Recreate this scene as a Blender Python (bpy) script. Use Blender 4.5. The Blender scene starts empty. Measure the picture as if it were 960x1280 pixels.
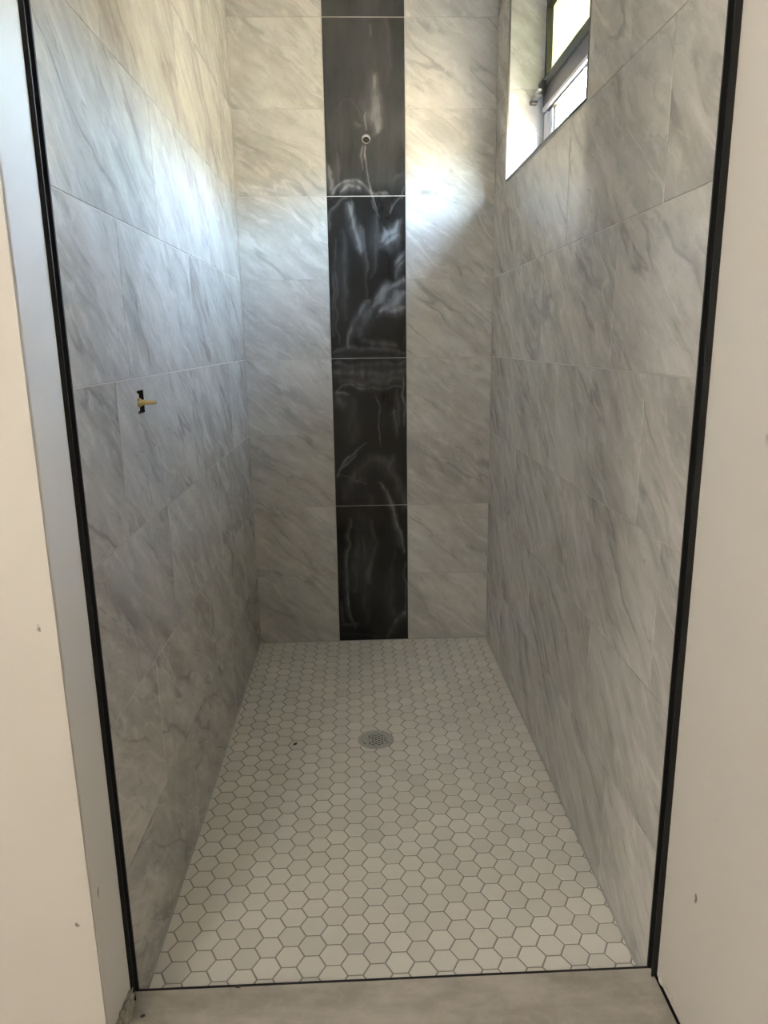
import bpy, bmesh, math, random
import numpy as np
from mathutils import Vector, Matrix

scene = bpy.context.scene
COL = scene.collection
random.seed(7)

# ------------------------------------------------------------------ camera
cam_data = bpy.data.cameras.new('camera')
cam_data.sensor_fit = 'VERTICAL'
cam_data.sensor_height = 36.0
cam_data.lens = 907.0 / 1280.0 * 36.0
cam_data.clip_start = 0.02
cam = bpy.data.objects.new('camera', cam_data)
COL.objects.link(cam)
cr = Vector((0.99910, -0.04016, -0.01342)).normalized()
cf = Vector((0.03599, 0.97247, -0.23024)).normalized()
cu = cr.cross(cf).normalized()
cam.matrix_world = Matrix(((cr.x, cu.x, -cf.x, -0.0591), (cr.y, cu.y, -cf.y, -3.0101),
                           (cr.z, cu.z, -cf.z, 1.2959), (0, 0, 0, 1)))
scene.camera = cam

# ------------------------------------------------------------------ sky, sun, exposure
world = bpy.data.worlds.new('sky'); scene.world = world
world.use_nodes = True
wn = world.node_tree.nodes; wl = world.node_tree.links
sky = wn.new('ShaderNodeTexSky'); sky.sky_type = 'NISHITA'; sky.sun_disc = False
sky.sun_elevation = math.radians(52); sky.sun_rotation = math.radians(250)
sky.air_density = 1.0; sky.dust_density = 3.0; sky.ozone_density = 1.0
bg = wn['Background']
hs = wn.new('ShaderNodeHueSaturation'); hs.inputs['Saturation'].default_value = 0.78   # thin bright haze
wl.new(sky.outputs[0], hs.inputs['Color']); wl.new(hs.outputs[0], bg.inputs[0]); bg.inputs[1].default_value = 16.0

sun_data = bpy.data.lights.new('sun', 'SUN'); sun_data.energy = 140.0; sun_data.angle = 0.009
sun_data.color = (1.0, 0.93, 0.82)
sun = bpy.data.objects.new('sun', sun_data); COL.objects.link(sun)
sun.rotation_euler = Vector((0.55, 0.25, -0.95)).to_track_quat('-Z', 'Y').to_euler()   # from behind the house
sun.location = (-6, -3, 12)

scene.view_settings.view_transform = 'Standard'
scene.view_settings.look = 'None'
scene.view_settings.gamma = 1.0
scene.view_settings.use_curve_mapping = False
scene.view_settings.exposure = 1.1
FILL_POWER = 42.0
WALL_FILL_POWER = 34.0

# ------------------------------------------------------------------ dimensions (metres)
R = 0.3065            # tile row pitch
TOP = 9 * R           # ceiling height
FRONT = 1.80          # depth of the shower, back wall to front edge
STEP = 0.042          # bathroom floor above shower floor
G = 0.0026            # grout joint
XL, XR = -0.5007, 0.5002
AL, AR = 0.0089, -0.0063
def left_x(y): return XL + AL * y
def right_x(y): return XR + AR * y

# ------------------------------------------------------------------ node helpers
class NT:
    def __init__(self, name):
        m = bpy.data.materials.new(name); m.use_nodes = True
        self.m = m; self.n = m.node_tree.nodes; self.l = m.node_tree.links
        self.p = self.n['Principled BSDF']
    def new(self, t, **kw):
        o = self.n.new(t)
        for k, v in kw.items(): setattr(o, k, v)
        return o
    def put(self, sock, v):
        if hasattr(v, 'links'): self.l.new(v, sock)
        else: sock.default_value = v
    def math(self, op, a, b=0.0, c=0.0, clamp=False):
        o = self.new('ShaderNodeMath', operation=op, use_clamp=clamp)
        for s, v in zip(o.inputs, (a, b, c)): self.put(s, v)
        return o.outputs[0]
    def vmath(self, op, a, b=(0, 0, 0)):
        o = self.new('ShaderNodeVectorMath', operation=op)
        self.put(o.inputs[0], a); self.put(o.inputs[1], b)
        return o.outputs[0]
    def noise(self, vec, scale, detail=4, rough=.55, dist=0.0, out=0):
        o = self.new('ShaderNodeTexNoise')
        self.put(o.inputs['Vector'], vec)
        o.inputs['Scale'].default_value = scale; o.inputs['Detail'].default_value = detail
        o.inputs['Roughness'].default_value = rough; o.inputs['Distortion'].default_value = dist
        return o.outputs[out]
    def mapping(self, vec, loc=(0, 0, 0), rot=(0, 0, 0), scale=(1, 1, 1)):
        o = self.new('ShaderNodeMapping'); self.put(o.inputs[0], vec)
        o.inputs[1].default_value = loc; o.inputs[2].default_value = rot; o.inputs[3].default_value = scale
        return o.outputs[0]
    def step(self, v, a, b, to=(0., 1.)):
        o = self.new('ShaderNodeMapRange', interpolation_type='SMOOTHSTEP', clamp=True)
        self.put(o.inputs[0], v); o.inputs[1].default_value = a; o.inputs[2].default_value = b
        o.inputs[3].default_value = to[0]; o.inputs[4].default_value = to[1]
        return o.outputs[0]
    def mix(self, f, a, b, mode='MIX'):
        o = self.new('ShaderNodeMix', data_type='RGBA', blend_type=mode)
        self.put(o.inputs[0], f); self.put(o.inputs[6], a); self.put(o.inputs[7], b)
        return o.outputs[2]
    def bump(self, h, strength, dist=0.001):
        o = self.new('ShaderNodeBump'); o.inputs['Strength'].default_value = strength
        o.inputs['Distance'].default_value = dist; self.put(o.inputs['Height'], h)
        self.l.new(o.outputs[0], self.p.inputs['Normal'])
    def set(self, **kw):
        for k, v in kw.items(): self.put(self.p.inputs[k.replace('_', ' ')], v)

def C(r, g, b): return (r, g, b, 1.0)

def plain(name, col, rough=.5, metal=0.0, var=.06, scale=40, bump=0.0):
    t = NT(name)
    tc = t.new('ShaderNodeTexCoord').outputs['Object']
    n = t.noise(tc, scale, 4)
    c = t.mix(n, C(*[x * (1 - var) for x in col]), C(*[min(1, x * (1 + var)) for x in col]))
    t.set(Base_Color=c, Roughness=rough, Metallic=metal)
    if bump: t.bump(n, bump, .002)
    return t.m

# ---- polished grey marble-look porcelain
def marble():
    t = NT('marble_tile')
    tc = t.new('ShaderNodeTexCoord').outputs['Object']
    rnd = t.new('ShaderNodeObjectInfo').outputs['Random']
    off = t.new('ShaderNodeCombineXYZ')
    t.put(off.inputs[0], t.math('MULTIPLY', rnd, 37.0)); t.put(off.inputs[1], t.math('MULTIPLY', rnd, 91.0))
    t.put(off.inputs[2], t.math('MULTIPLY', rnd, 53.0))
    flat = t.vmath('MULTIPLY', tc, (1, 1, 0))
    p = t.vmath('ADD', flat, off.outputs[0])
    w = t.vmath('SUBTRACT', t.noise(p, 2.2, 4, .55, out=1), (.5, .5, .5))
    w2 = t.vmath('SUBTRACT', t.noise(p, 14.0, 3, .6, out=1), (.5, .5, .5))
    rot = t.new('ShaderNodeVectorRotate', rotation_type='Z_AXIS')
    t.put(rot.inputs['Vector'], flat); rot.inputs['Angle'].default_value = math.radians(38)
    q = t.vmath('ADD', rot.outputs[0], off.outputs[0])
    q = t.vmath('ADD', q, t.vmath('MULTIPLY', w, (.22, .13, 0)))
    q = t.vmath('ADD', q, t.vmath('MULTIPLY', w2, (.03, .012, 0)))
    broad = t.noise(t.vmath('MULTIPLY', q, (1.0, 4.6, 1)), 1.0, 5, .58)
    fine = t.noise(t.vmath('MULTIPLY', q, (2.6, 24.0, 1)), 1.0, 5, .6)
    cloud = t.noise(p, 5.0, 5, .6)
    r1 = t.math('ABSOLUTE', t.math('SUBTRACT', t.noise(t.vmath('MULTIPLY', q, (1.0, 5.2, 1)), 1.0, 3, .5), .5))
    r2 = t.math('ABSOLUTE', t.math('SUBTRACT', t.noise(t.vmath('ADD', t.vmath('MULTIPLY', q, (1.5, 8.5, 1)), (9, 4, 2)), 1.0, 4, .55), .5))
    r3 = t.math('ABSOLUTE', t.math('SUBTRACT', t.noise(t.vmath('ADD', t.vmath('MULTIPLY', q, (1.0, 6.5, 1)), (3, 17, 5)), 1.0, 3, .5), .5))
    mask = t.step(t.noise(p, 4.0, 2), .42, .62)
    mask2 = t.step(t.noise(t.vmath('ADD', p, (5, 5, 5)), 5.0, 2), .40, .62)
    dark = t.math('MULTIPLY', t.step(r1, .0, .020, (1, 0)), mask)
    soft = t.step(r1, .0, .11, (1, 0))
    dark2 = t.math('MULTIPLY', t.step(r2, .0, .013, (1, 0)), mask2)
    white = t.math('MULTIPLY', t.step(r3, .0, .016, (1, 0)), t.math('SUBTRACT', 1.0, mask))
    base = t.mix(t.step(broad, .30, .70), C(.37, .36, .34), C(.63, .615, .585))
    base = t.mix(t.step(cloud, .35, .68), base, t.mix(.5, base, C(.62, .60, .565)))
    base = t.mix(t.math('MULTIPLY', t.step(fine, .38, .62), .30), base, C(.66, .645, .615))
    base = t.mix(t.math('MULTIPLY', soft, .22), base, C(.35, .335, .315))
    base = t.mix(t.math('MULTIPLY', dark, .62), base, C(.27, .26, .25))
    base = t.mix(t.math('MULTIPLY', dark2, .48), base, C(.30, .29, .275))
    base = t.mix(t.math('MULTIPLY', white, .40), base, C(.76, .75, .72))
    grain = t.noise(t.vmath('ADD', t.vmath('MULTIPLY', q, (10, 26, 1)), (7, 3, 1)), 1.0, 7, .72)
    base = t.mix(t.math('MULTIPLY', t.step(grain, .50, .64), .42), base, C(.74, .73, .70))
    base = t.mix(t.math('MULTIPLY', t.step(grain, .48, .34), .30), base, C(.30, .29, .27))
    tone = t.math('ADD', .93, t.math('MULTIPLY', rnd, .14))
    o = t.new('ShaderNodeVectorMath', operation='SCALE'); t.put(o.inputs[0], base); t.put(o.inputs['Scale'], tone)
    t.set(Base_Color=o.outputs[0], Roughness=t.step(t.noise(p, 6, 4), .3, .7, (.06, .13)))
    t.bump(t.noise(p, 2.2, 2), .05, .004)
    return t.m

def black_tile():
    t = NT('black_tile')
    at = t.new('ShaderNodeAttribute', attribute_name='haze')
    tc = t.new('ShaderNodeTexCoord').outputs['Object']
    n = t.noise(t.vmath('MULTIPLY', tc, (26, 5, 1)), 1.0, 5, .65)
    h = t.math('MULTIPLY', at.outputs['Fac'], t.step(n, .15, .75, (.55, 1.25)))
    col = t.mix(h, C(.0055, .0055, .0055), C(.22, .22, .225))
    t.set(Base_Color=col, Roughness=t.math('ADD', .07, t.math('MULTIPLY', h, .55)), Specular_IOR_Level=.3)
    return t.m

def hexmat():
    t = NT('white_ceramic_hexagon')
    tc = t.new('ShaderNodeTexCoord').outputs['Object']
    rnd = t.new('ShaderNodeObjectInfo').outputs['Random']
    at = t.new('ShaderNodeAttribute', attribute_name='tone').outputs['Fac']
    tone = t.math('FRACT', t.math('ADD', rnd, at))
    n = t.noise(tc, 9, 4)
    c = t.mix(tone, C(.74, .71, .65), C(.84, .81, .75))
    c = t.mix(t.math('MULTIPLY', t.step(n, .5, .75), .25), c, C(.66, .635, .58))
    t.set(Base_Color=c, Roughness=.36)
    t.bump(t.noise(tc, 30, 3), .08, .001)
    return t.m

def paint(name, col, marks=.0):
    t = NT(name)
    tc = t.new('ShaderNodeTexCoord').outputs['Object']
    n = t.noise(tc, 3.0, 4)
    c = t.mix(n, C(*[x * .955 for x in col]), C(*[min(1, x * 1.045) for x in col]))
    if marks:
        v = t.new('ShaderNodeTexVoronoi'); v.inputs['Scale'].default_value = 13.0
        s = t.vmath('ADD', t.vmath('MULTIPLY', tc, (1, 1, .45)), t.vmath('MULTIPLY', t.noise(tc, 60, 2, out=1), (.012, .012, .012)))
        t.put(v.inputs['Vector'], s)
        sp = t.step(v.outputs['Distance'], .045, .075, (1, 0))
        keep = t.step(t.noise(t.vmath('ADD', tc, (3, 8, 1)), 6.0, 1), .40, .47)
        c = t.mix(t.math('MULTIPLY', t.math('MULTIPLY', sp, keep), marks), c, C(.16, .14, .12))
    t.set(Base_Color=c, Roughness=.62)
    t.bump(t.noise(tc, 160, 3), .10, .0012)
    return t.m

def stonefloor():
    t = NT('beige_stone_floor')
    tc = t.new('ShaderNodeTexCoord').outputs['Object']
    n = t.noise(t.vmath('MULTIPLY', tc, (7, 16, 1)), 1.0, 6, .62)
    n2 = t.noise(tc, 38, 4)
    c = t.mix(t.step(n, .32, .68), C(.33, .305, .265), C(.47, .44, .385))
    c = t.mix(t.math('MULTIPLY', t.step(n2, .5, .7), .25), c, C(.52, .48, .42))
    t.set(Base_Color=c, Roughness=.55)
    return t.m

def frosted():
    t = NT('frosted_glass')
    t.n.remove(t.p)
    out = t.n['Material Output']
    tr = t.new('ShaderNodeBsdfTranslucent'); tr.inputs[0].default_value = C(.17, .174, .118)
    gl = t.new('ShaderNodeBsdfGlossy'); gl.inputs[0].default_value = C(.9, .95, .85); gl.inputs['Roughness'].default_value = .25
    df = t.new('ShaderNodeBsdfDiffuse'); df.inputs[0].default_value = C(.75, .8, .62)
    tc = t.new('ShaderNodeTexCoord').outputs['Object']
    f = t.math('MULTIPLY', t.noise(tc, 60, 3), .16)
    a = t.new('ShaderNodeMixShader'); t.put(a.inputs[0], f); t.l.new(tr.outputs[0], a.inputs[1]); t.l.new(df.outputs[0], a.inputs[2])
    b = t.new('ShaderNodeMixShader'); b.inputs[0].default_value = .05; t.l.new(a.outputs[0], b.inputs[1]); t.l.new(gl.outputs[0], b.inputs[2])
    t.l.new(b.outputs[0], out.inputs[0])
    return t.m

def clear_glass():
    t = NT('clear_glass')
    t.n.remove(t.p)
    out = t.n['Material Output']
    tr = t.new('ShaderNodeBsdfTransparent'); tr.inputs[0].default_value = C(.93, .96, .94)
    gl = t.new('ShaderNodeBsdfGlossy'); gl.inputs['Roughness'].default_value = .02
    lw = t.new('ShaderNodeLayerWeight'); lw.inputs[0].default_value = .5
    fz = t.math('ADD', .04, t.math('MULTIPLY', t.math('POWER', lw.outputs['Facing'], 5.0), .9))
    b = t.new('ShaderNodeMixShader'); t.l.new(fz, b.inputs[0]); t.l.new(tr.outputs[0], b.inputs[1]); t.l.new(gl.outputs[0], b.inputs[2])
    t.l.new(b.outputs[0], out.inputs[0])
    return t.m

def glow(name, col, strength):
    t = NT(name)
    t.set(Base_Color=C(.9, .9, .88), Roughness=.4, Emission_Color=C(*col), Emission_Strength=strength)
    return t.m

M = dict(
    marble=marble(), black=black_tile(), hexagon=hexmat(),
    grout=plain('pale_grout', (.50, .485, .45), .85, bump=.2),
    floor_grout=plain('grey_floor_grout', (.35, .335, .30), .9, bump=.2, var=.15),
    caulk=plain('grey_caulk', (.40, .40, .38), .45),
    tan=paint('cream_wall_paint', (.72, .685, .635), .85),
    white=paint('white_jamb_paint', (.80, .79, .77), .55),
    ceil=paint('ceiling_paint', (.86, .85, .82)),
    stone=stonefloor(),
    channel=plain('black_channel', (.006, .006, .006), .42),
    channel_side=plain('black_channel_lip', (.004, .004, .004), .65),
    bronze=plain('dark_bronze_frame', (.030, .028, .024), .35, .2),
    rail=plain('grey_rail', (.17, .155, .16), .35, .3),
    vinyl=plain('white_vinyl', (.72, .71, .72), .4),
    gunmetal=plain('grey_metal_edge', (.16, .155, .15), .35, .6),
    steel=plain('dull_steel', (.50, .49, .465), .40, .15, var=.12, scale=90),
    pipe=plain('dull_pipe', (.20, .19, .17), .45, .3),
    void=plain('dark_hole', (.006, .005, .005), .8),
    brass=plain('aged_brass', (.50, .38, .17), .38, .85, var=.25, scale=60),
    valve_white=plain('white_valve_collar', (.78, .74, .66), .5),
    mortar=plain('crumbled_mortar', (.34, .33, .28), .95, var=.5, scale=120, bump=.8),
    flake=plain('white_caulk_flake', (.68, .65, .60), .7),
    debris=plain('dark_debris', (.07, .065, .05), .9),
    frosted=frosted(), glass=clear_glass(),
    ground=plain('sunlit_tan_ground', (.60, .50, .38), .95, var=.2, scale=1.5),
    garden=plain('sunlit_cream_render', (.80, .71, .56), .9, var=.08, scale=3),
    wall_fill=glow('warm_wall_fill_glow', (1.0, .92, .82), 1.0),
    lamp=glow('warm_fill_glow', (1.0, .92, .82), 1.0),
)

# ------------------------------------------------------------------ mesh helpers
def link(name, me, mat, parent=None):
    o = bpy.data.objects.new(name, me); COL.objects.link(o)
    if mat is not None and not me.materials: me.materials.append(M[mat])
    if parent is not None: o.parent = parent
    return o
def from_bm(name, bm, mat, parent=None, smooth=False):
    bmesh.ops.recalc_face_normals(bm, faces=bm.faces[:])
    me = bpy.data.meshes.new(name); bm.to_mesh(me); bm.free()
    if smooth:
        for f in me.polygons: f.use_smooth = True
    return link(name, me, mat, parent)
def tag(o, label, cat, group=None, kind=None):
    o['label'] = label; o['category'] = cat
    if group: o['group'] = group
    if kind: o['kind'] = kind
    return o
def struct(o, label, cat): return tag(o, label, cat, kind='structure')
def bx(bm, x0, x1, y0, y1, z0, z1, bev=0.0):
    r = bmesh.ops.create_cube(bm, size=1.0)
    for v in r['verts']:
        v.co = Vector(((x0 + x1) / 2 + v.co.x * (x1 - x0), (y0 + y1) / 2 + v.co.y * (y1 - y0), (z0 + z1) / 2 + v.co.z * (z1 - z0)))
    if bev:
        es = list({e for v in r['verts'] for e in v.link_edges})
        bmesh.ops.bevel(bm, geom=es, offset=bev, segments=2, affect='EDGES', profile=.6)
def box(name, mat, x0, x1, y0, y1, z0, z1, parent=None, bev=0.0):
    bm = bmesh.new(); bx(bm, x0, x1, y0, y1, z0, z1, bev)
    return from_bm(name, bm, mat, parent)
def slab_bm(u0, u1, v0, v1, holes, d0, d1):
    """Plate in local u,v with rectangular holes, from depth d0 (front) to d1 (back)."""
    us = sorted({u0, u1, *[min(max(h[i], u0), u1) for h in holes for i in (0, 1)]})
    vs = sorted({v0, v1, *[min(max(h[i], v0), v1) for h in holes for i in (2, 3)]})
    inside = lambda a, b: any(h[0] < a < h[1] and h[2] < b < h[3] for h in holes)
    solid = {(i, j) for i in range(len(us) - 1) for j in range(len(vs) - 1)
             if not inside((us[i] + us[i + 1]) / 2, (vs[j] + vs[j + 1]) / 2)}
    bm = bmesh.new(); vc = {}
    def V(i, j, k):
        if (i, j, k) not in vc: vc[i, j, k] = bm.verts.new((us[i], vs[j], (d0, d1)[k]))
        return vc[i, j, k]
    for i, j in solid:
        bm.faces.new((V(i, j, 0), V(i + 1, j, 0), V(i + 1, j + 1, 0), V(i, j + 1, 0)))
        bm.faces.new((V(i, j, 1), V(i, j + 1, 1), V(i + 1, j + 1, 1), V(i + 1, j, 1)))
        for di, dj, a, b in ((-1, 0, (0, 0), (0, 1)), (1, 0, (1, 1), (1, 0)), (0, -1, (1, 0), (0, 0)), (0, 1, (0, 1), (1, 1))):
            if (i + di, j + dj) not in solid:
                A = (i + a[0], j + a[1]); B = (i + b[0], j + b[1])
                bm.faces.new((V(*A, 0), V(*B, 0), V(*B, 1), V(*A, 1)))
    return bm
def poly_tile_bm(pts, top, bottom, ch):
    """Prism of a polygon with a small chamfer round its top edge."""
    n = len(pts); c = Vector((sum(p[0] for p in pts) / n, sum(p[1] for p in pts) / n))
    bm = bmesh.new(); rings = []
    for z, inset in ((bottom, 0), (top - ch, 0), (top, ch)):
        ring = []
        for p in pts:
            d = c - Vector(p); L = max(d.length, 1e-6)
            q = Vector(p) + d / L * min(inset * 1.15, L * .4)
            ring.append(bm.verts.new((q.x, q.y, z)))
        rings.append(ring)
    for a, b in zip(rings, rings[1:]):
        for i in range(n): bm.faces.new((a[i], a[(i + 1) % n], b[(i + 1) % n], b[i]))
    bm.faces.new(rings[-1])
    return bm
def lathe_bm(prof, seg=40):
    bm = bmesh.new(); rings = []
    for r, z in prof:
        rings.append([bm.verts.new((r * math.cos(2 * math.pi * k / seg), r * math.sin(2 * math.pi * k / seg), z)) for k in range(seg)])
    for a, b in zip(rings, rings[1:]):
        for k in range(seg): bm.faces.new((a[k], a[(k + 1) % seg], b[(k + 1) % seg], b[k]))
    return bm
def frame(origin, U):
    U = Vector(U).normalized(); V = Vector((0, 0, 1)); N = U.cross(V)
    return Matrix(((U.x, V.x, N.x, origin[0]), (U.y, V.y, N.y, origin[1]), (U.z, V.z, N.z, origin[2]), (0, 0, 0, 1)))

# ------------------------------------------------------------------ tiled walls
FR_BACK = frame((0, 0, 0), (1, 0, 0))
FR_LEFT = frame((XL, 0, 0), (AL, 1, 0))
FR_RIGHT = frame((XR, 0, 0), (-AR, -1, 0))
REC = 0.0014          # grout lies this far behind the tile face
WU0, WU1, WV0, WV1 = 0.212, 1.122, 1.852, 2.452        # window opening in the right wall
VALVE = (-1.462, -1.416, 1.152, 1.200)                 # slot cut for the valve in the left wall
HEAD = (0.004, 2.041)                                  # shower head outlet in the back wall

tile_cache = {}
def rect_tile(wall, u0, u1, v0, v1, mat='marble', holes=()):
    u0 += G / 2; u1 -= G / 2; v0 += G / 2; v1 -= G / 2
    hs = [h for h in holes if h[0] < u1 and h[1] > u0 and h[2] < v1 and h[3] > v0]
    uc, vc = (u0 + u1) / 2, (v0 + v1) / 2
    if hs:
        hs = [(h[0] - uc, h[1] - uc, h[2] - vc, h[3] - vc) for h in hs]
        me = None
        bm = slab_bm(u0 - uc, u1 - uc, v0 - vc, v1 - vc, hs, 0.0, -.006)
        o = from_bm('tile', bm, mat, wall)
    else:
        key = (round(u1 - u0, 4), round(v1 - v0, 4), mat)
        if key not in tile_cache:
            w, h = (u1 - u0) / 2, (v1 - v0) / 2
            bm = poly_tile_bm([(-w, -h), (w, -h), (w, h), (-w, h)], 0.0, -.006, .0006)
            bmesh.ops.recalc_face_normals(bm, faces=bm.faces[:])
            me = bpy.data.meshes.new('tile'); bm.to_mesh(me); bm.free(); me.materials.append(M[mat])
            tile_cache[key] = me
        o = link('tile', tile_cache[key], None, wall)
    o.location = (uc, vc, random.uniform(-.0002, .0002))
    return o

def wall(name, fr, u0, u1, holes, thick, label):
    o = from_bm(name, slab_bm(u0, u1, -.10, TOP, holes, -REC, -thick), 'grout')
    o.matrix_world = fr
    return struct(o, label, 'wall')

wall_back = wall('wall_back', FR_BACK, XL - .10, XR + .10, [(HEAD[0] - .02, HEAD[0] + .02, HEAD[1] - .02, HEAD[1] + .02)], .10,
                 'back shower wall of grey marble tiles with a black tile column')
wall_left = wall('wall_left', FR_LEFT, -FRONT, 0.0, [(VALVE[0] - .0115, VALVE[1] + .0115, VALVE[2] - .0105, VALVE[3] + .0105)], .10,
                 'grey marble tiled shower wall with the brass valve stem')
wall_right = wall('wall_right', FR_RIGHT, 0.0, FRONT, [(WU0, WU1, WV0, WV1)], .155,
                  'grey marble tiled shower wall with the high window')

for k in range(9):
    z0, z1 = k * R, (k + 1) * R
    rect_tile(wall_back, XL, -R / 2, z0, z1)
    rect_tile(wall_back, R / 2, XR, z0, z1)
L = 2 * R
def run(wall_o, lo, hi, k, joint, holes):
    e = [joint + i * L for i in range(-5, 6)]
    e = [lo] + [x for x in e if lo + .03 < x < hi - .03] + [hi]
    for a, b in zip(e, e[1:]): rect_tile(wall_o, a, b, k * R, (k + 1) * R, holes=holes)
for k, j in enumerate((-1.25, -1.50, -1.30, -1.592, -.883, -1.188, -1.49, -1.10, -1.35)):
    run(wall_left, -FRONT, 0.0, k, j, [VALVE])
for k, j in enumerate((.90, 1.35, 1.10, 1.587, 1.385, 1.613, 1.40, 1.60, 1.30)):
    run(wall_right, 0.0, FRONT, k, j, [(WU0, WU1, WV0, WV1)])

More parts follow.
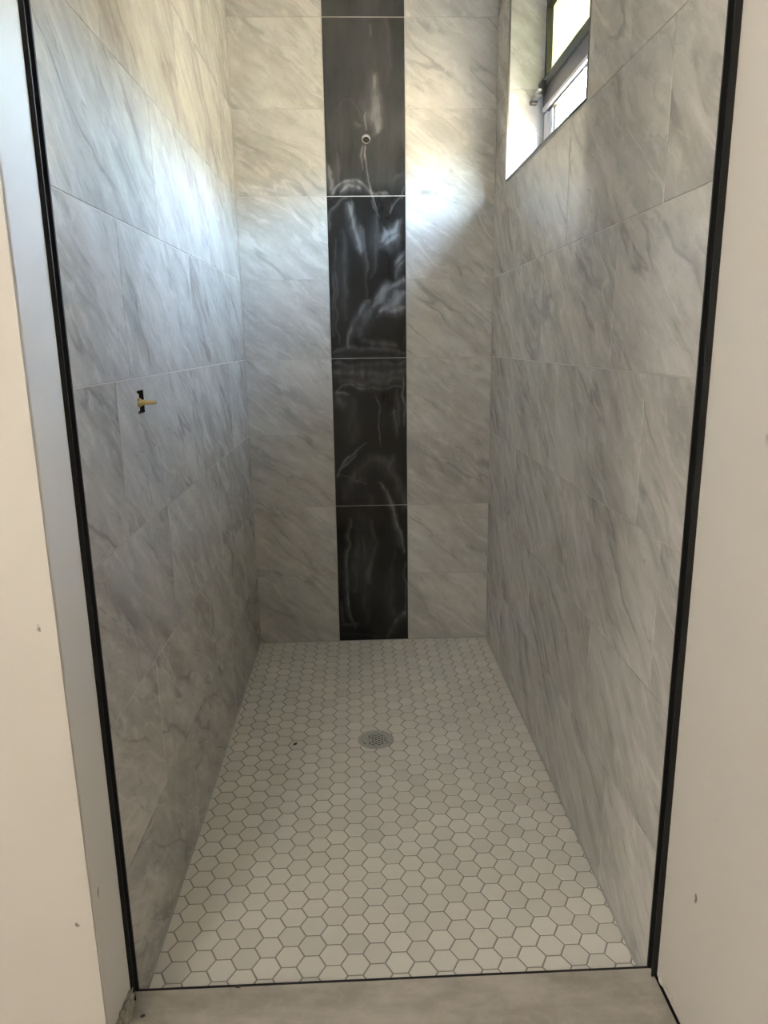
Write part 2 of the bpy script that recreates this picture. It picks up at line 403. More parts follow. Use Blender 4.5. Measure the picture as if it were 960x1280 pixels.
# black accent column: dried grout smears, a pale streak and painted reflection haze
SMEARS = [
    ([(0.033, 2.253), (0.037, 2.159), (0.042, 2.063)], 0.0289, 0.55),  # broad soft pale streak above the outlet
    ([(0.056, 2.213), (0.06, 2.077)], 0.0165, 0.12),
    ([(0.002, 2.063), (0.003, 2.105), (0.01, 2.132)], 0.0033, 0.7),
    ([(-0.005, 2.019), (-0.011, 1.98), (-0.015, 1.932)], 0.0043, 0.6),
    ([(0.005, 2.016), (0.006, 1.952), (0.02, 1.852), (0.044, 1.789)], 0.0043, 0.7),
    ([(0.002, 2.016), (0.001, 1.966)], 0.0083, 0.3),
    ([(-0.039, 2.099), (-0.018, 2.091)], 0.0083, 0.3),
    ([(-0.114, 2.132), (-0.076, 2.173), (-0.038, 2.165), (-0.012, 2.118), (-0.004, 2.063)], 0.0053, 0.12),
    ([(-0.134, 1.848), (-0.118, 1.876), (-0.078, 1.893), (-0.029, 1.89), (0.014, 1.864), (0.038, 1.844)], 0.0099, 0.6),
    ([(-0.103, 1.853), (-0.066, 1.876), (-0.023, 1.864)], 0.0165, 0.5),
    ([(0.038, 1.852), (0.075, 1.844)], 0.0099, 0.45),
    ([(-0.146, 1.953), (-0.139, 1.896), (-0.134, 1.848)], 0.0165, 0.35),
    ([(-0.112, 1.98), (-0.108, 1.896)], 0.0165, 0.15),
    ([(0.113, 1.895), (0.141, 1.923)], 0.0099, 0.2),
    ([(0.15, 2.346), (0.147, 1.88)], 0.0066, 0.12),
    ([(0.03, 2.424), (0.03, 2.398)], 0.004, 0.5),
    ([(0.083, 2.437), (0.088, 2.346), (0.092, 2.24)], 0.0206, 0.12),
    ([(-0.145, 1.709), (-0.136, 1.79), (-0.104, 1.825), (-0.054, 1.836)], 0.0083, 0.3),
    ([(-0.074, 1.801), (-0.056, 1.752), (-0.033, 1.678), (-0.021, 1.643)], 0.0186, 0.38),
    ([(-0.061, 1.81), (-0.065, 1.767)], 0.0165, 0.35),
    ([(-0.02, 1.722), (-0.015, 1.649)], 0.0206, 0.2),
    ([(0.054, 1.678), (0.07, 1.701), (0.099, 1.719), (0.118, 1.742)], 0.0247, 0.85),
    ([(0.067, 1.666), (0.092, 1.677), (0.111, 1.695)], 0.0247, 0.8),
    ([(0.061, 1.725), (0.073, 1.689)], 0.0165, 0.6),
    ([(0.016, 1.83), (0.031, 1.795), (0.049, 1.76)], 0.0049, 0.4),
    ([(0.14, 1.835), (0.112, 1.809), (0.087, 1.771)], 0.0059, 0.4),
    ([(0.15, 1.863), (0.143, 1.823)], 0.0066, 0.4),
    ([(0.116, 1.588), (0.129, 1.618), (0.148, 1.641)], 0.0206, 0.6),
    ([(0.106, 1.543), (0.126, 1.573), (0.148, 1.603)], 0.0165, 0.45),
    ([(0.019, 1.437), (0.058, 1.477), (0.103, 1.507), (0.148, 1.533)], 0.0289, 0.75),
    ([(0.051, 1.412), (0.096, 1.443), (0.147, 1.479)], 0.033, 0.85),
    ([(0.089, 1.412), (0.121, 1.418), (0.147, 1.424)], 0.0206, 0.7),
    ([(0.026, 1.462), (0.071, 1.492)], 0.0165, 0.5),
    ([(-0.084, 1.268), (-0.073, 1.314), (-0.046, 1.376), (-0.013, 1.438), (0.0, 1.456)], 0.0165, 0.5),
    ([(-0.035, 1.314), (-0.014, 1.376), (0.006, 1.425)], 0.0289, 0.28),
    ([(-0.019, 1.298), (0.045, 1.281), (0.11, 1.274)], 0.0247, 0.3),
    ([(-0.007, 1.722), (-0.006, 1.619), (-0.006, 1.468)], 0.0099, 0.25),
    ([(0.037, 1.766), (0.035, 1.648), (0.021, 1.529)], 0.0165, 0.14),
    ([(-0.121, 1.679), (-0.126, 1.5), (-0.122, 1.284)], 0.0083, 0.25),
    ([(-0.089, 1.708), (-0.086, 1.56), (-0.085, 1.377)], 0.0206, 0.12),
    ([(-0.137, 1.56), (-0.141, 1.315)], 0.0049, 0.3),
    ([(-0.146, 1.253), (-0.036, 1.261), (0.152, 1.248)], 0.0165, 0.28),
    ([(-0.147, 1.23), (0.152, 1.223)], 0.0099, 0.15),
    ([(-0.141, 1.202), (-0.005, 1.197), (0.152, 1.201)], 0.0206, 0.3),
    ([(-0.142, 1.163), (-0.07, 1.169), (0.044, 1.154), (0.152, 1.172)], 0.0289, 0.38),
    ([(-0.12, 1.137), (-0.006, 1.126), (0.125, 1.14)], 0.0206, 0.3),
    ([(-0.134, 1.093), (-0.117, 1.121), (-0.072, 1.117), (0.026, 1.103), (0.132, 1.104)], 0.0066, 0.5),
    ([(-0.138, 1.086), (-0.092, 1.085)], 0.0165, 0.4),
    ([(-0.122, 1.06), (-0.107, 1.027)], 0.0247, 0.35),
    ([(0.142, 1.153), (0.141, 1.055), (0.147, 0.957)], 0.0053, 0.6),
    ([(0.115, 1.089), (0.124, 0.957)], 0.0099, 0.3),
    ([(0.023, 1.08), (0.035, 1.025), (0.04, 0.925), (0.043, 0.862)], 0.003, 0.95),
    ([(0.101, 1.017), (0.11, 0.957), (0.107, 0.897)], 0.0099, 0.45),
    ([(0.088, 0.991), (0.108, 1.007)], 0.0066, 0.5),
    ([(-0.141, 0.733), (-0.12, 0.78), (-0.088, 0.827), (-0.024, 0.88)], 0.0079, 0.7),
    ([(-0.12, 0.767), (-0.061, 0.837)], 0.004, 0.7),
    ([(-0.073, 1.059), (-0.067, 0.894)], 0.0413, 0.18),
    ([(-0.081, 0.725), (-0.029, 0.792), (0.022, 0.808), (0.082, 0.773), (0.122, 0.686), (0.141, 0.609)], 0.0371, 0.26),
    ([(-0.117, 0.639), (-0.081, 0.708), (-0.03, 0.724)], 0.0371, 0.18),
    ([(0.04, 0.712), (0.067, 0.67), (0.09, 0.603), (0.12, 0.493), (0.143, 0.403)], 0.0165, 0.5),
    ([(0.082, 0.79), (0.099, 0.834)], 0.0099, 0.4),
    ([(-0.064, 0.718), (-0.014, 0.703)], 0.0053, 0.45),
    ([(-0.141, 0.74), (-0.081, 0.732)], 0.003, 0.4),
    ([(-0.008, 0.654), (-0.002, 0.605)], 0.0247, 0.2),
    ([(-0.088, 0.562), (-0.105, 0.445), (-0.112, 0.301), (-0.105, 0.153), (-0.082, 0.059)], 0.0106, 0.45),
    ([(-0.044, 0.568), (-0.026, 0.408), (-0.037, 0.226), (-0.025, 0.095)], 0.0413, 0.17),
    ([(-0.065, 0.516), (-0.075, 0.227)], 0.0289, 0.13),
    ([(-0.006, 0.549), (0.009, 0.443), (-0.01, 0.353), (-0.018, 0.262)], 0.0206, 0.22),
    ([(0.096, 0.547), (0.113, 0.44)], 0.0289, 0.25),
    ([(0.091, 0.405), (0.079, 0.222), (0.088, 0.11)], 0.0165, 0.14),
    ([(0.143, 0.349), (0.138, 0.109)], 0.0053, 0.5),
    ([(0.095, 0.072), (0.117, 0.109), (0.145, 0.127)], 0.0206, 0.4),
    ([(0.059, 0.016), (0.081, 0.065)], 0.0165, 0.25),
    ([(-0.139, 0.068), (-0.096, 0.07), (-0.061, 0.077)], 0.0099, 0.3),
    ([(-0.143, 0.042), (-0.062, 0.032), (0.045, 0.021)], 0.0066, 0.2),
    ([(-0.142, 0.191), (-0.131, 0.079)], 0.0099, 0.25),
]

def catmull(pts):
    P = [np.array(p) for p in pts]
    n = max(10, int(max(np.hypot(*(b - a)) for a, b in zip(P, P[1:])) / .002))
    if len(P) == 2: return [P[0] + (P[1] - P[0]) * i / n for i in range(n + 1)]
    P = [2 * P[0] - P[1]] + P + [2 * P[-1] - P[-2]]
    out = []
    for i in range(1, len(P) - 2):
        for s in range(n):
            t = s / n
            out.append(.5 * ((2 * P[i]) + (P[i + 1] - P[i - 1]) * t + (2 * P[i - 1] - 5 * P[i] + 4 * P[i + 1] - P[i + 2]) * t * t
                             + (3 * P[i] - P[i - 1] - 3 * P[i + 1] + P[i + 2]) * t ** 3))
    out.append(P[-2])
    return out
SM = [(np.array(catmull(p)), w, a * (.72 if w < .01 else 1.0)) for p, w, a in SMEARS]
def vnoise(x, z, f, seed):
    rng = np.random.RandomState(seed); g = rng.rand(64, 64)
    a = x * f + 31.7; b = z * f + 11.3
    i = np.floor(a).astype(int); j = np.floor(b).astype(int); u = a - i; v = b - j
    u = u * u * (3 - 2 * u); v = v * v * (3 - 2 * v)
    q = lambda m, n: g[m % 64, n % 64]
    return (q(i, j) * (1 - u) + q(i + 1, j) * u) * (1 - v) + (q(i, j + 1) * (1 - u) + q(i + 1, j + 1) * u) * v
def haze_at(x, z):
    wx = x + (vnoise(x, z, 22, 1) - .5) * .018 + (vnoise(x, z, 70, 6) - .5) * .004; wz = z + (vnoise(x, z, 22, 2) - .5) * .022 + (vnoise(x, z, 70, 7) - .5) * .006
    h = .012 + .05 * vnoise(x * 2.2, z, 7, 3) ** 2
    h = h + .09 * np.clip((z - 6 * R) / .05, 0, 1) * (.6 + .8 * vnoise(x, z, 9, 12))  # upper tiles paler: ceiling reflection painted into the haze
    for P, w, a in SM:
        lo = P.min(0) - w * 2.6; hi = P.max(0) + w * 2.6
        m = (wx > lo[0]) & (wx < hi[0]) & (wz > lo[1]) & (wz < hi[1])
        if not m.any(): continue
        px, pz = wx[m], wz[m]; N = len(P)
        best = np.full(px.size, 1e9); side = np.zeros(px.size); along = np.zeros(px.size)
        T = np.gradient(P, axis=0); T /= np.maximum(np.linalg.norm(T, axis=1, keepdims=True), 1e-9)
        for k, p in enumerate(P):
            dx, dz = px - p[0], pz - p[1]; d2 = dx * dx + dz * dz
            c = d2 < best
            best[c] = d2[c]; side[c] = (T[k, 0] * dz - T[k, 1] * dx)[c]; along[c] = k / (N - 1)
        taper = .30 + .70 * np.sqrt(np.clip(np.sin(np.pi * (.04 + .92 * along)), 0, 1))
        d = np.sqrt(best) / (w * taper)
        soft = np.exp(-(d / .62) ** 2); trail = np.exp(-(d / 1.25) ** 2) * .55
        s = np.where(side < 0, np.maximum(soft, trail), soft)
        t = .50 + .75 * vnoise(px * 1.7, pz * .6, 40, 5) * (.6 + .8 * vnoise(px, pz, 15, 8))
        h[m] = h[m] + (1 - np.minimum(h[m], 1)) * s * a * np.clip(t, 0, 1.1) * (.5 + .5 * taper)
    return np.clip(h, 0, 1)
def black_tile_obj(k):
    z0, z1 = 2 * k * R + G / 2, min(2 * (k + 1) * R, TOP) - G / 2
    x0, x1 = -R / 2 + G / 2, R / 2 - G / 2
    nx, nz = 120, int(240 * (z1 - z0) / (2 * R))
    gx = np.linspace(x0, x1, nx + 1); gz = np.linspace(z0, z1, nz + 1)
    X, Z = np.meshgrid(gx, gz); zc = (z0 + z1) / 2
    co = np.stack([X.ravel(), Z.ravel() - zc, np.zeros(X.size)], 1)
    faces = []
    for j in range(nz):
        for i in range(nx):
            if math.hypot((gx[i] + gx[i + 1]) / 2 - HEAD[0], (gz[j] + gz[j + 1]) / 2 - HEAD[1]) < .0125: continue
            a = j * (nx + 1) + i
            faces.append((a, a + 1, a + nx + 2, a + nx + 1))
    # edges turn back into the wall
    n0 = len(co); rim = [i for i in range(nx + 1)] + [j * (nx + 1) + nx for j in range(1, nz + 1)] \
        + [nz * (nx + 1) + i for i in range(nx - 1, -1, -1)] + [j * (nx + 1) for j in range(nz - 1, 0, -1)]
    backv = co[rim].copy(); backv[:, 2] = -.006
    co = np.vstack([co, backv]); nr = len(rim)
    for i in range(nr):
        j = (i + 1) % nr
        faces.append((rim[j], rim[i], n0 + i, n0 + j))
    me = bpy.data.meshes.new('black_tile')
    me.from_pydata([tuple(c) for c in co], [], faces); me.update()
    h = haze_at(X.ravel(), Z.ravel())
    at = me.attributes.new('haze', 'FLOAT', 'POINT')
    at.data.foreach_set('value', np.concatenate([h, np.zeros(nr)]).astype(np.float32))
    o = link('black_tile', me, 'black', wall_back)
    o.location = (0, zc, 0.0002)
    o['label'] = 'glossy black tile with dried grout smears, painted reflection haze on the upper ones'
for k in range(5): black_tile_obj(k)

# ------------------------------------------------------------------ shower floor: white hexagons in grey grout
DRAIN = (-.016, -.826); DR = .0555
bm = slab_bm(-.545, .545, -FRONT, .02, [(DRAIN[0] - .0400, DRAIN[0] + .0400, DRAIN[1] - .0400, DRAIN[1] + .0400)], -.0016, -.10)
floor = struct(from_bm('floor', bm, 'floor_grout'), 'white hexagon mosaic shower floor with grey grout', 'floor')
P = 0.0548; S = P / math.sqrt(3); CW = 1.5 * S
OX, OY = .0571, .0045
def clip(poly, n, d):
    out = []
    for i in range(len(poly)):
        a, b = Vector(poly[i]), Vector(poly[(i + 1) % len(poly)])
        da, db = a.dot(n) - d, b.dot(n) - d
        if da <= 0: out.append(tuple(a))
        if (da < 0 < db) or (db < 0 < da): out.append(tuple(a + (b - a) * (da / (da - db))))
    return out
def area(poly): return abs(sum(poly[i][0] * poly[(i + 1) % len(poly)][1] - poly[(i + 1) % len(poly)][0] * poly[i][1] for i in range(len(poly)))) / 2
def cut_circle(poly, c, r):
    pts = []
    for i in range(len(poly)):
        a, b = Vector(poly[i]), Vector(poly[(i + 1) % len(poly)])
        for s in range(10): pts.append(a + (b - a) * s / 10)
    ins = [(p - c).length < r for p in pts]
    if not any(ins): return poly
    if all(ins): return []
    n = len(pts)
    s = next(i for i in range(n) if ins[i - 1] and not ins[i])
    out = [];
    for k in range(n):
        i = (s + k) % n
        if not ins[i]: out.append(pts[i])
    a0 = math.atan2(*(out[-1] - c).yx); a1 = math.atan2(*(out[0] - c).yx)
    da = (a1 - a0 + math.pi) % (2 * math.pi) - math.pi
    arc = [c + r * Vector((math.cos(a0 + da * t / 8), math.sin(a0 + da * t / 8))) for t in range(9)]
    return [tuple(p) for p in out + arc]
hr = (P - .0036) / math.sqrt(3)
HEX = [(hr * math.cos(math.pi / 3 * i), hr * math.sin(math.pi / 3 * i)) for i in range(6)]
nl = Vector((-1, AL)).normalized(); nr_ = Vector((1, -AR)).normalized()
tiles = []
for i in range(-14, 15):
    for j in range(-36, 3):
        cx = OX + i * CW; cy = OY + j * P + (P / 2 if i % 2 else 0)
        poly = [(cx + x, cy + y) for x, y in HEX]
        full = area(poly)
        poly = clip(poly, Vector((0, 1)), -.003)
        if poly: poly = clip(poly, Vector((0, -1)), FRONT - .001)
        if poly: poly = clip(poly, nl, nl.dot(Vector((XL, 0))) - .0035)
        if poly: poly = clip(poly, nr_, nr_.dot(Vector((XR, 0))) - .0035)
        if len(poly) < 3: continue
        c = Vector(DRAIN)
        whole = area(poly) > full * .999
        if (Vector((cx, cy)) - c).length < DR + .04:
            q = cut_circle(poly, c, DR + .004)
            if q is not poly and (not q or len(q) < 3): continue
            if q is not poly: whole = False; poly = q
        a = area(poly)
        if a < full * .004: continue
        hidden = .25 if cy < -1.765 else 1.0
        d = Vector((cx + .059, cy + 3.01, 1.296)).length
        tiles.append((a / d ** 3 * hidden, cx, cy, poly, whole))
tiles.sort(key=lambda t: -t[0])
full_me = None
rest_v, rest_f, rest_t = [], [], []
for n, (_, cx, cy, poly, whole) in enumerate(tiles):
    dz = random.uniform(-.0003, .0003)
    loc = [(x - cx, y - cy) for x, y in poly]
    if n < 300:
        if whole:
            if full_me is None:
                bm = poly_tile_bm(loc, 0, -.0045, .0010); bmesh.ops.recalc_face_normals(bm, faces=bm.faces[:])
                full_me = bpy.data.meshes.new('hexagon_tile'); bm.to_mesh(full_me); bm.free(); full_me.materials.append(M['hexagon'])
            o = link('hexagon_tile', full_me, None, floor)
        else:
            o = from_bm('hexagon_tile', poly_tile_bm(loc, 0, -.0045, .0008), 'hexagon', floor)
        o.location = (cx, cy, dz); o.rotation_euler = (random.gauss(0, .003), random.gauss(0, .003), 0)
    else:
        bm = poly_tile_bm(loc, 0, -.0045, .0008 if not whole else .0010); bmesh.ops.recalc_face_normals(bm, faces=bm.faces[:])
        bm.verts.index_update(); b = len(rest_v); tone = random.random()
        for v in bm.verts: rest_v.append((v.co.x + cx, v.co.y + cy, v.co.z + dz)); rest_t.append(tone)
        for f in bm.faces: rest_f.append([b + v.index for v in f.verts])
        bm.free()
me = bpy.data.meshes.new('hexagon_tiles'); me.from_pydata(rest_v, [], rest_f); me.update()
at = me.attributes.new('tone', 'FLOAT', 'POINT'); at.data.foreach_set('value', rest_t)
o = link('hexagon_tiles', me, 'hexagon', floor); o['kind'] = 'stuff'

# soft caulk beads where the floor meets the walls
def bead(p0, p1, n, parent, r=.006):
    bm = bmesh.new(); n = Vector(n).normalized(); prev = None
    for p in (p0, p1):
        p = Vector(p); ring = [bm.verts.new(p), bm.verts.new(p + n * r), bm.verts.new(p + n * r * .35 + Vector((0, 0, r * .35))), bm.verts.new(p + Vector((0, 0, r)))]
        if prev:
            for i in range(4): bm.faces.new((prev[i], prev[(i + 1) % 4], ring[(i + 1) % 4], ring[i]))
        else: bm.faces.new(ring)
        prev = ring
    bm.faces.new(prev[::-1])
    return from_bm('caulk_bead', bm, 'caulk', parent)
bead((left_x(0), 0, -.001), (left_x(-FRONT), -FRONT, -.001), (1, 0, 0), floor)
bead((right_x(0), 0, -.001), (right_x(-FRONT), -FRONT, -.001), (-1, 0, 0), floor)

# ------------------------------------------------------------------ bathroom shell round the shower opening
XLO, XRO = -.5225, .5215         # faces of the opening in front of the tiles
BX0, BY0 = -1.75, -4.7           # far sides of the bathroom
bf = struct(box('floor_bathroom', 'stone', BX0, XRO - .0045, BY0, -FRONT - .0055, -.10, STEP), 'beige stone bathroom floor one step above the shower', 'floor')
GAP = .004
wr = struct(box('wall_front_right', 'tan', XRO, .69, BY0, -1.8265, STEP + GAP, TOP), 'cream painted wall beside the tiled wall with the window', 'wall')
box('toe_gap', 'void', XRO - .0045, .69, BY0, -FRONT - .006, -.1, STEP - .012, wr)
box('toe_backing', 'void', XRO + .004, .69, BY0, -1.8265, STEP - .012, STEP + GAP, wr)
CY = -1.951                      # front face of the wall left of the opening
bm = bmesh.new()
bx(bm, BX0, XLO - .012, CY + .003, -1.8265, -.1, TOP)
bx(bm, BX0, XLO - .0015, CY, CY + .003, -.1, TOP)
wfl = struct(from_bm('wall_front_left', bm, 'tan'), 'cream painted wall ending at the white jamb, facing the bathroom', 'wall')
jb = struct(box('trim_1', 'white', XLO - .0118, XLO, CY + .0068, -1.8265, STEP + .022, TOP, bev=.003), 'white painted jamb board between black channel and cream wall', 'trim')
box('crack', 'debris', XLO - .0115, XLO - .0030, CY + .0030, CY + .0068, STEP + .02, TOP, jb)
struct(box('wall_far_left', 'ceil', BX0 - .1, BX0, BY0, -1.8265, -.1, TOP), 'white painted side wall of the bathroom', 'wall')
struct(box('wall_rear', 'ceil', BX0 - .1, .69, BY0 - .1, BY0, -.1, TOP), 'white painted rear wall of the bathroom', 'wall')
struct(box('ceiling', 'ceil', BX0 - .1, .69, BY0 - .1, .10, TOP, TOP + .1), 'white painted ceiling over shower and bathroom', 'ceiling')

# black channels up the front edges of both tiled walls
def channel(name, x, sgn, label):
    y1, y0 = -FRONT - .0005, -1.8260
    root = box(name, 'channel', *sorted((x - sgn * .016, x - sgn * .030)), y0, y1, STEP, TOP)
    for a, b, m in ((y1 - .005, y1, 'channel_side'), (y0, y0 + .003, 'channel_side')):
        box('channel_lip', m, *sorted((x + sgn * .0008, x - sgn * .016)), a, b, STEP, TOP, root)
    return struct(root, label, 'trim')
channel('trim_2', left_x(-FRONT), 1, 'black metal channel up the edge of the valve wall tiles')
channel('trim_3', right_x(-FRONT), -1, 'black metal channel up the edge of the window wall tiles')
# fillers behind the channels
box('backing', 'void', left_x(-FRONT) - .10, left_x(-FRONT) - .031, -1.8265, -FRONT, -.1, TOP, wall_left).matrix_parent_inverse = FR_LEFT.inverted()
box('backing', 'void', right_x(-FRONT) + .031, right_x(-FRONT) + .19, -1.8265, -FRONT, -.1, TOP, wall_right).matrix_parent_inverse = FR_RIGHT.inverted()

struct(box('trim_4', 'channel', XLO - .002, XRO + .002, -FRONT - .0052, -FRONT - .0012, -.01, STEP + .0012), 'thin black metal edging along the shower threshold', 'trim')

# ------------------------------------------------------------------ window
def wbox(name, mat, u0, u1, v0, v1, n0, n1, parent, bev=0.0):
    return box(name, mat, u0, u1, v0, v1, n0, n1, parent, bev)
win = from_bm('window_1', slab_bm(WU0 + .002, WU1 - .002, WV0 + .002, WV1 - .002, [(WU0 + .026, WU1 - .026, WV0 + .03, WV1 - .035)], -.128, -.154), 'bronze')
win.matrix_world = FR_RIGHT
struct(win, 'high dark-framed window with frosted upper pane and clear lower pane', 'window')
a, b = WU0 + .026, WU1 - .026
# tile-lined reveal, each piece on its own, and the metal edging round the opening
def reveal_side(u, v0, v1):
    o = box('reveal_tile', 'marble', -.0617, .0617, -(v1 - v0) / 2 + .0012, (v1 - v0) / 2 - .0012, -.0027, .0027, win)
    o.location = (u, (v0 + v1) / 2, -.0657); o.rotation_euler = (0, math.pi / 2, 0)
def reveal_flat(v, u0, u1):
    o = box('reveal_tile', 'marble', -(u1 - u0) / 2 + .003, (u1 - u0) / 2 - .003, -.0617, .0617, -.0027, .0027, win)
    o.location = ((u0 + u1) / 2, v, -.0657); o.rotation_euler = (math.pi / 2, 0, 0)
for v0, v1 in ((WV0, 7 * R), (7 * R, WV1)):
    reveal_side(WU0 - .0013, v0, v1); reveal_side(WU1 + .0013, v0, v1)
for u0, u1 in ((WU0, .62), (.62, WU1)):
    reveal_flat(WV0 - .0013, u0, u1); reveal_flat(WV1 + .0013, u0, u1)
for args in ((WU0 - .006, WU1 + .006, WV0 - .007, WV0 + .0005), (WU0 - .006, WU1 + .006, WV1 - .0005, WV1 + .006),
             (WU0 - .005, WU0 + .0005, WV0, WV1), (WU1 - .0005, WU1 + .005, WV0, WV1)):
    wbox('edge_strip', 'gunmetal', *args, -.004, .0022, win)
sash = wbox('sash', 'bronze', a, b, 2.385, WV1 - .035, -.122, -.148, win, .002)
wbox('stile', 'bronze', a, a + .022, 2.165, 2.385, -.122, -.148, sash, .002)
wbox('stile', 'bronze', b - .022, b, 2.165, 2.385, -.122, -.148, sash, .002)
wbox('bottom_rail', 'bronze', a, b, 2.132, 2.165, -.114, -.150, sash, .003)
wbox('pane', 'frosted', a + .02, b - .02, 2.162, 2.388, -.142, -.138, win)
wbox('meeting_rail', 'rail', a, b, 2.078, 2.132, -.120, -.150, win, .002)
wbox('rail_edge', 'vinyl', a, b, 2.066, 2.078, -.116, -.150, win)
wbox('rail_dark_strip', 'bronze', a, b, 2.058, 2.066, -.126, -.150, win)  # dark strip under the pale rail edge
for u0, m, n0 in ((a, 'vinyl', -.124), (a + .040, 'bronze', -.134), (a + .052, 'vinyl', -.130), (a + .086, 'bronze', -.136)):
    w = .040 if m == 'vinyl' and u0 == a else (.034 if m == 'vinyl' else .012)
    wbox('lower_stile', m, u0, u0 + w, WV0 + .03, 2.058, n0, -.144, win)
wbox('lower_stile', 'vinyl', b - .04, b, WV0 + .03, 2.058, -.124, -.144, win)
wbox('lower_pane', 'glass', a + .098, b - .04, WV0 + .028, 2.060, -.143, -.139, win)
lat = wbox('latch', 'bronze', a + .016, a + .060, 2.112, 2.150, -.112, -.095, win, .003)
wbox('latch_arm', 'rail', a - .010, a + .055, 2.100, 2.110, -.100, -.078, lat, .002)
wbox('latch_arm', 'vinyl', a + .004, a + .066, 2.114, 2.122, -.096, -.084, lat, .002)
wbox('latch_knob', 'bronze', a - .018, a + .004, 2.092, 2.104, -.098, -.074, lat, .003)

# ------------------------------------------------------------------ plumbing
# brass valve stem in its slot
vu, vv = (VALVE[0] + VALVE[1]) / 2, (VALVE[2] + VALVE[3]) / 2
vroot = bpy.data.objects.new('shower_valve', None); COL.objects.link(vroot)
vroot.matrix_world = FR_LEFT @ Matrix.Translation((vu + .002, vv - .002, 0))
tag(vroot, 'bare brass valve stem sticking out of a slot in the tiled wall', 'valve')
slot = from_bm('slot_shade_liner', slab_bm(-.0231, .0231, -.0241, .0241, [(-.0226, .0226, -.0236, .0236)], -.0003, -.058), 'void', vroot); slot.location = (-.002, .002, 0)  # near-black liner stands in for the shade inside the slot
box('slot_back', 'void', -.030, .026, -.030, .034, -.062, -.052, vroot)
box('valve_body', 'valve_white', .0010, .0090, -.019, .019, -.026, -.006, vroot, .003)
st = from_bm('stem', lathe_bm([(0.0, -.030), (.0082, -.030), (.0082, -.004), (.0062, -.001), (.0062, .008), (.0048, .010), (.0044, .0295), (.0038, .031), (0.0, .031)], 20), 'brass', vroot, True)
from_bm('stem_nut', lathe_bm([(0.0, -.012), (.0105, -.012), (.0105, -.003), (.009, -.001), (0.0, -.001)], 6), 'brass', vroot)
box('stem_slot', 'debris', -.0006, .0006, -.0034, .0034, .0300, .0316, st)
# shower head outlet
ho = bpy.data.objects.new('shower_outlet', None); COL.objects.link(ho)
ho.matrix_world = FR_BACK @ Matrix.Translation((HEAD[0], HEAD[1], 0))
tag(ho, 'open threaded pipe outlet in the upper black tile', 'pipe outlet')
from_bm('pipe', lathe_bm([(.0150, -.045), (.0150, -.0002), (.0170, .0004), (.0168, .0012), (.0150, .0018), (.0134, .0014), (.0128, -.004), (.0124, -.045)], 32), 'pipe', ho, True)
from_bm('pipe_bore', lathe_bm([(.0124, -.012), (.0, -.012)], 24), 'void', ho)
# floor drain
dr = bpy.data.objects.new('floor_drain', None); COL.objects.link(dr); dr.location = (DRAIN[0], DRAIN[1], 0)
tag(dr, 'round steel drain with perforated strainer in the hexagon floor', 'drain')
from_bm('rim', lathe_bm([(DR + .002, -.004), (DR + .002, -.0012), (DR, .0002), (.050, .0010), (.0478, .0008), (.0472, -.0012), (.044, -.0025), (.044, -.006)], 56), 'steel', dr, True)
def strainer():
    # plate of small hexagonal cells, each with a hole where the strainer is perforated
    bm = bmesh.new(); cell = .0120; rr = cell / math.sqrt(3); holes = []
    for i in range(-6, 7):
        for j in range(-6, 7):
            cx = i * cell * .8660254; cy = j * cell + (cell / 2 if i % 2 else 0)
            d = math.hypot(cx, cy)
            if d > .0470: continue
            outer = [(cx + rr * math.cos(math.pi / 3 * k), cy + rr * math.sin(math.pi / 3 * k)) for k in range(6)]
            outer = [(x, y) if math.hypot(x, y) < .0472 else (x * .0472 / math.hypot(x, y), y * .0472 / math.hypot(x, y)) for x, y in outer]
            vo = [bm.verts.new((x, y, 0)) for x, y in outer]
            if d < .034 and not (-.034 < cx < -.016 and abs(cy) < .008):
                h = rr * .80
                vi = [bm.verts.new((cx + h * math.cos(math.pi / 3 * k), cy + h * math.sin(math.pi / 3 * k), 0)) for k in range(6)]
                vb = [bm.verts.new((v.co.x, v.co.y, -.003)) for v in vi]
                for k in range(6):
                    n = (k + 1) % 6
                    bm.faces.new((vo[k], vo[n], vi[n], vi[k])); bm.faces.new((vi[k], vi[n], vb[n], vb[k]))
            else: bm.faces.new(vo)
    bmesh.ops.remove_doubles(bm, verts=bm.verts[:], dist=.00005)
    return bm
sp = from_bm('strainer', strainer(), 'steel', dr); sp.location = (0, 0, -.0006)
from_bm('drain_well', lathe_bm([(.044, -.0055), (.0395, -.008), (.0395, -.04), (0.0, -.04)], 32), 'void', dr)
for sx in (-1, 1):
    from_bm('screw', lathe_bm([(.0036, -.0006), (.0034, .0006), (0.0, .0009)], 14), 'steel', dr, True).location = (sx * .039, 0, 0)

# ------------------------------------------------------------------ crumbs and broken edges by the threshold
def lump(name, mat, size, seed, loc, rot=0.0, label=None, cat=None, group=None):
    rng = random.Random(seed); bm = bmesh.new()
    bmesh.ops.create_icosphere(bm, subdivisions=4, radius=1.0)
    ph = [rng.uniform(0, 6.28) for _ in range(6)]
    for v in bm.verts:
        c = v.co.copy()
        f = 1 + .16 * math.sin(5 * c.x + ph[0]) * math.sin(4 * c.y + ph[1]) + .13 * math.sin(9 * c.z + ph[2] + 6 * c.x) + .09 * math.sin(14 * c.y + ph[3]) + rng.uniform(-.12, .12)
        v.co = Vector((c.x * f * size[0], c.y * f * size[1], max(c.z * f, -.55) * size[2]))
    lo = min(v.co.z for v in bm.verts)
    for v in bm.verts: v.co.z -= lo
    o = from_bm(name, bm, mat, None, False)
    o.location = loc; o.rotation_euler = (0, 0, rot)
    if label: tag(o, label, cat, group)
    return o
lump('mortar_crumble', 'mortar', (.0085, .056, .028), 3, (XLO + .0020, -1.884, STEP), 0.0, 'ragged grey mortar filling the gap below the white jamb', 'mortar')
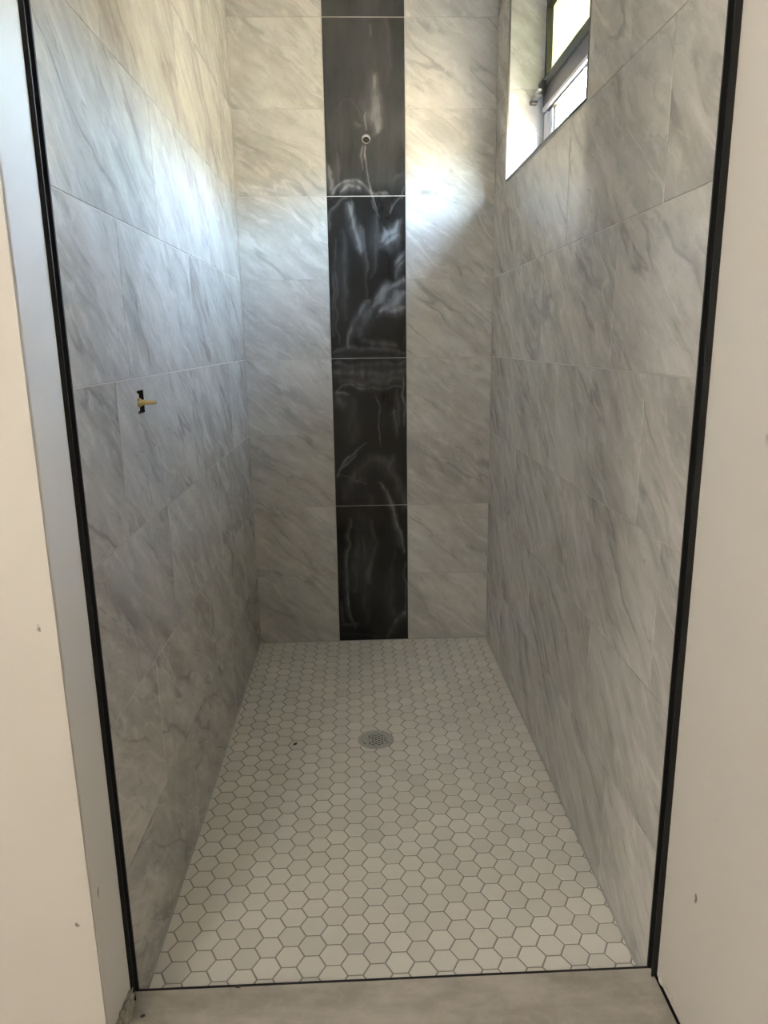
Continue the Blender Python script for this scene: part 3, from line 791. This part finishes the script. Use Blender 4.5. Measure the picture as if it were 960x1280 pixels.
lump('caulk_flake', 'flake', (.0035, .010, .007), 5, (XRO - .0030, -1.852, STEP + .012), 0, 'small white caulk flake stuck low on the cream wall by the channel', 'caulk flake')
lump('caulk_flake', 'flake', (.0030, .016, .006), 8, (XRO - .0026, -1.884, STEP + .016), 0, 'longer white caulk flake low on the cream wall', 'caulk flake')
lump('dirt_crumb', 'debris', (.004, .0025, .0022), 11, (-.492, -1.862, STEP), .4, 'dark crumb of dirt on the beige floor beside the mortar', 'crumb')
lump('leaf_scrap', 'debris', (.006, .003, .002), 15, (-.318, -1.8065, STEP + .0012), .2, 'tiny dark green scrap lying on the threshold edging', 'scrap')
lump('grout_chip', 'debris', (.007, .004, .003), 21, (-.283, -.842, 0), .8, 'small dark chip on the hexagon floor between drain and valve wall', 'chip')

# ------------------------------------------------------------------ unseen fill lamps added to light the wall faces on the near side
lamp = bpy.data.objects.new('ceiling_fill_lamp', None); COL.objects.link(lamp); lamp.location = (-1.30, -4.45, TOP)
tag(lamp, 'added unseen round ceiling fill lamp near the rear wall of the bathroom', 'lamp')
from_bm('fill_lamp_base', lathe_bm([(0.0, 0.0), (.17, 0.0), (.17, -.025), (.155, -.03), (0.0, -.03)], 40), 'vinyl', lamp, True)
M['lamp'].node_tree.nodes['Principled BSDF'].inputs['Emission Strength'].default_value = FILL_POWER
from_bm('fill_lamp_shade', lathe_bm([(.155, -.030), (.150, -.060), (.125, -.088), (.08, -.105), (.03, -.112), (0.0, -.113)], 40), 'lamp', lamp, True)

wall_fill = bpy.data.objects.new('wall_fill_lamp', None); COL.objects.link(wall_fill); wall_fill.location = (BX0, -2.40, 1.85)  # unseen, added to brighten the painted wall on the right
tag(wall_fill, 'added unseen box fill lamp on the side wall of the bathroom', 'lamp')
box('back_plate', 'vinyl', 0, .02, -.10, .10, -.06, .06, wall_fill, .003)
M['wall_fill'].node_tree.nodes['Principled BSDF'].inputs['Emission Strength'].default_value = WALL_FILL_POWER
box('fill_lamp_shade', 'wall_fill', .021, .085, -.13, .13, -.055, .055, wall_fill, .012)

# ------------------------------------------------------------------ sunlit yard outside the window
gr = box('ground', 'ground', -30, 60, -50, 50, -.6, -.30)
struct(gr, 'sunlit tan yard outside the window', 'ground')
gw = box('bounce_wall', 'garden', 4.6, 4.8, -30, 30, -.3, 2.55)  # added out of view to hide horizon glow and bounce warm light in
box('coping', 'garden', 4.56, 4.84, -30, 30, 2.55, 2.62, gw)
struct(gw, 'unseen cream wall added opposite the window to shape the daylight', 'wall')
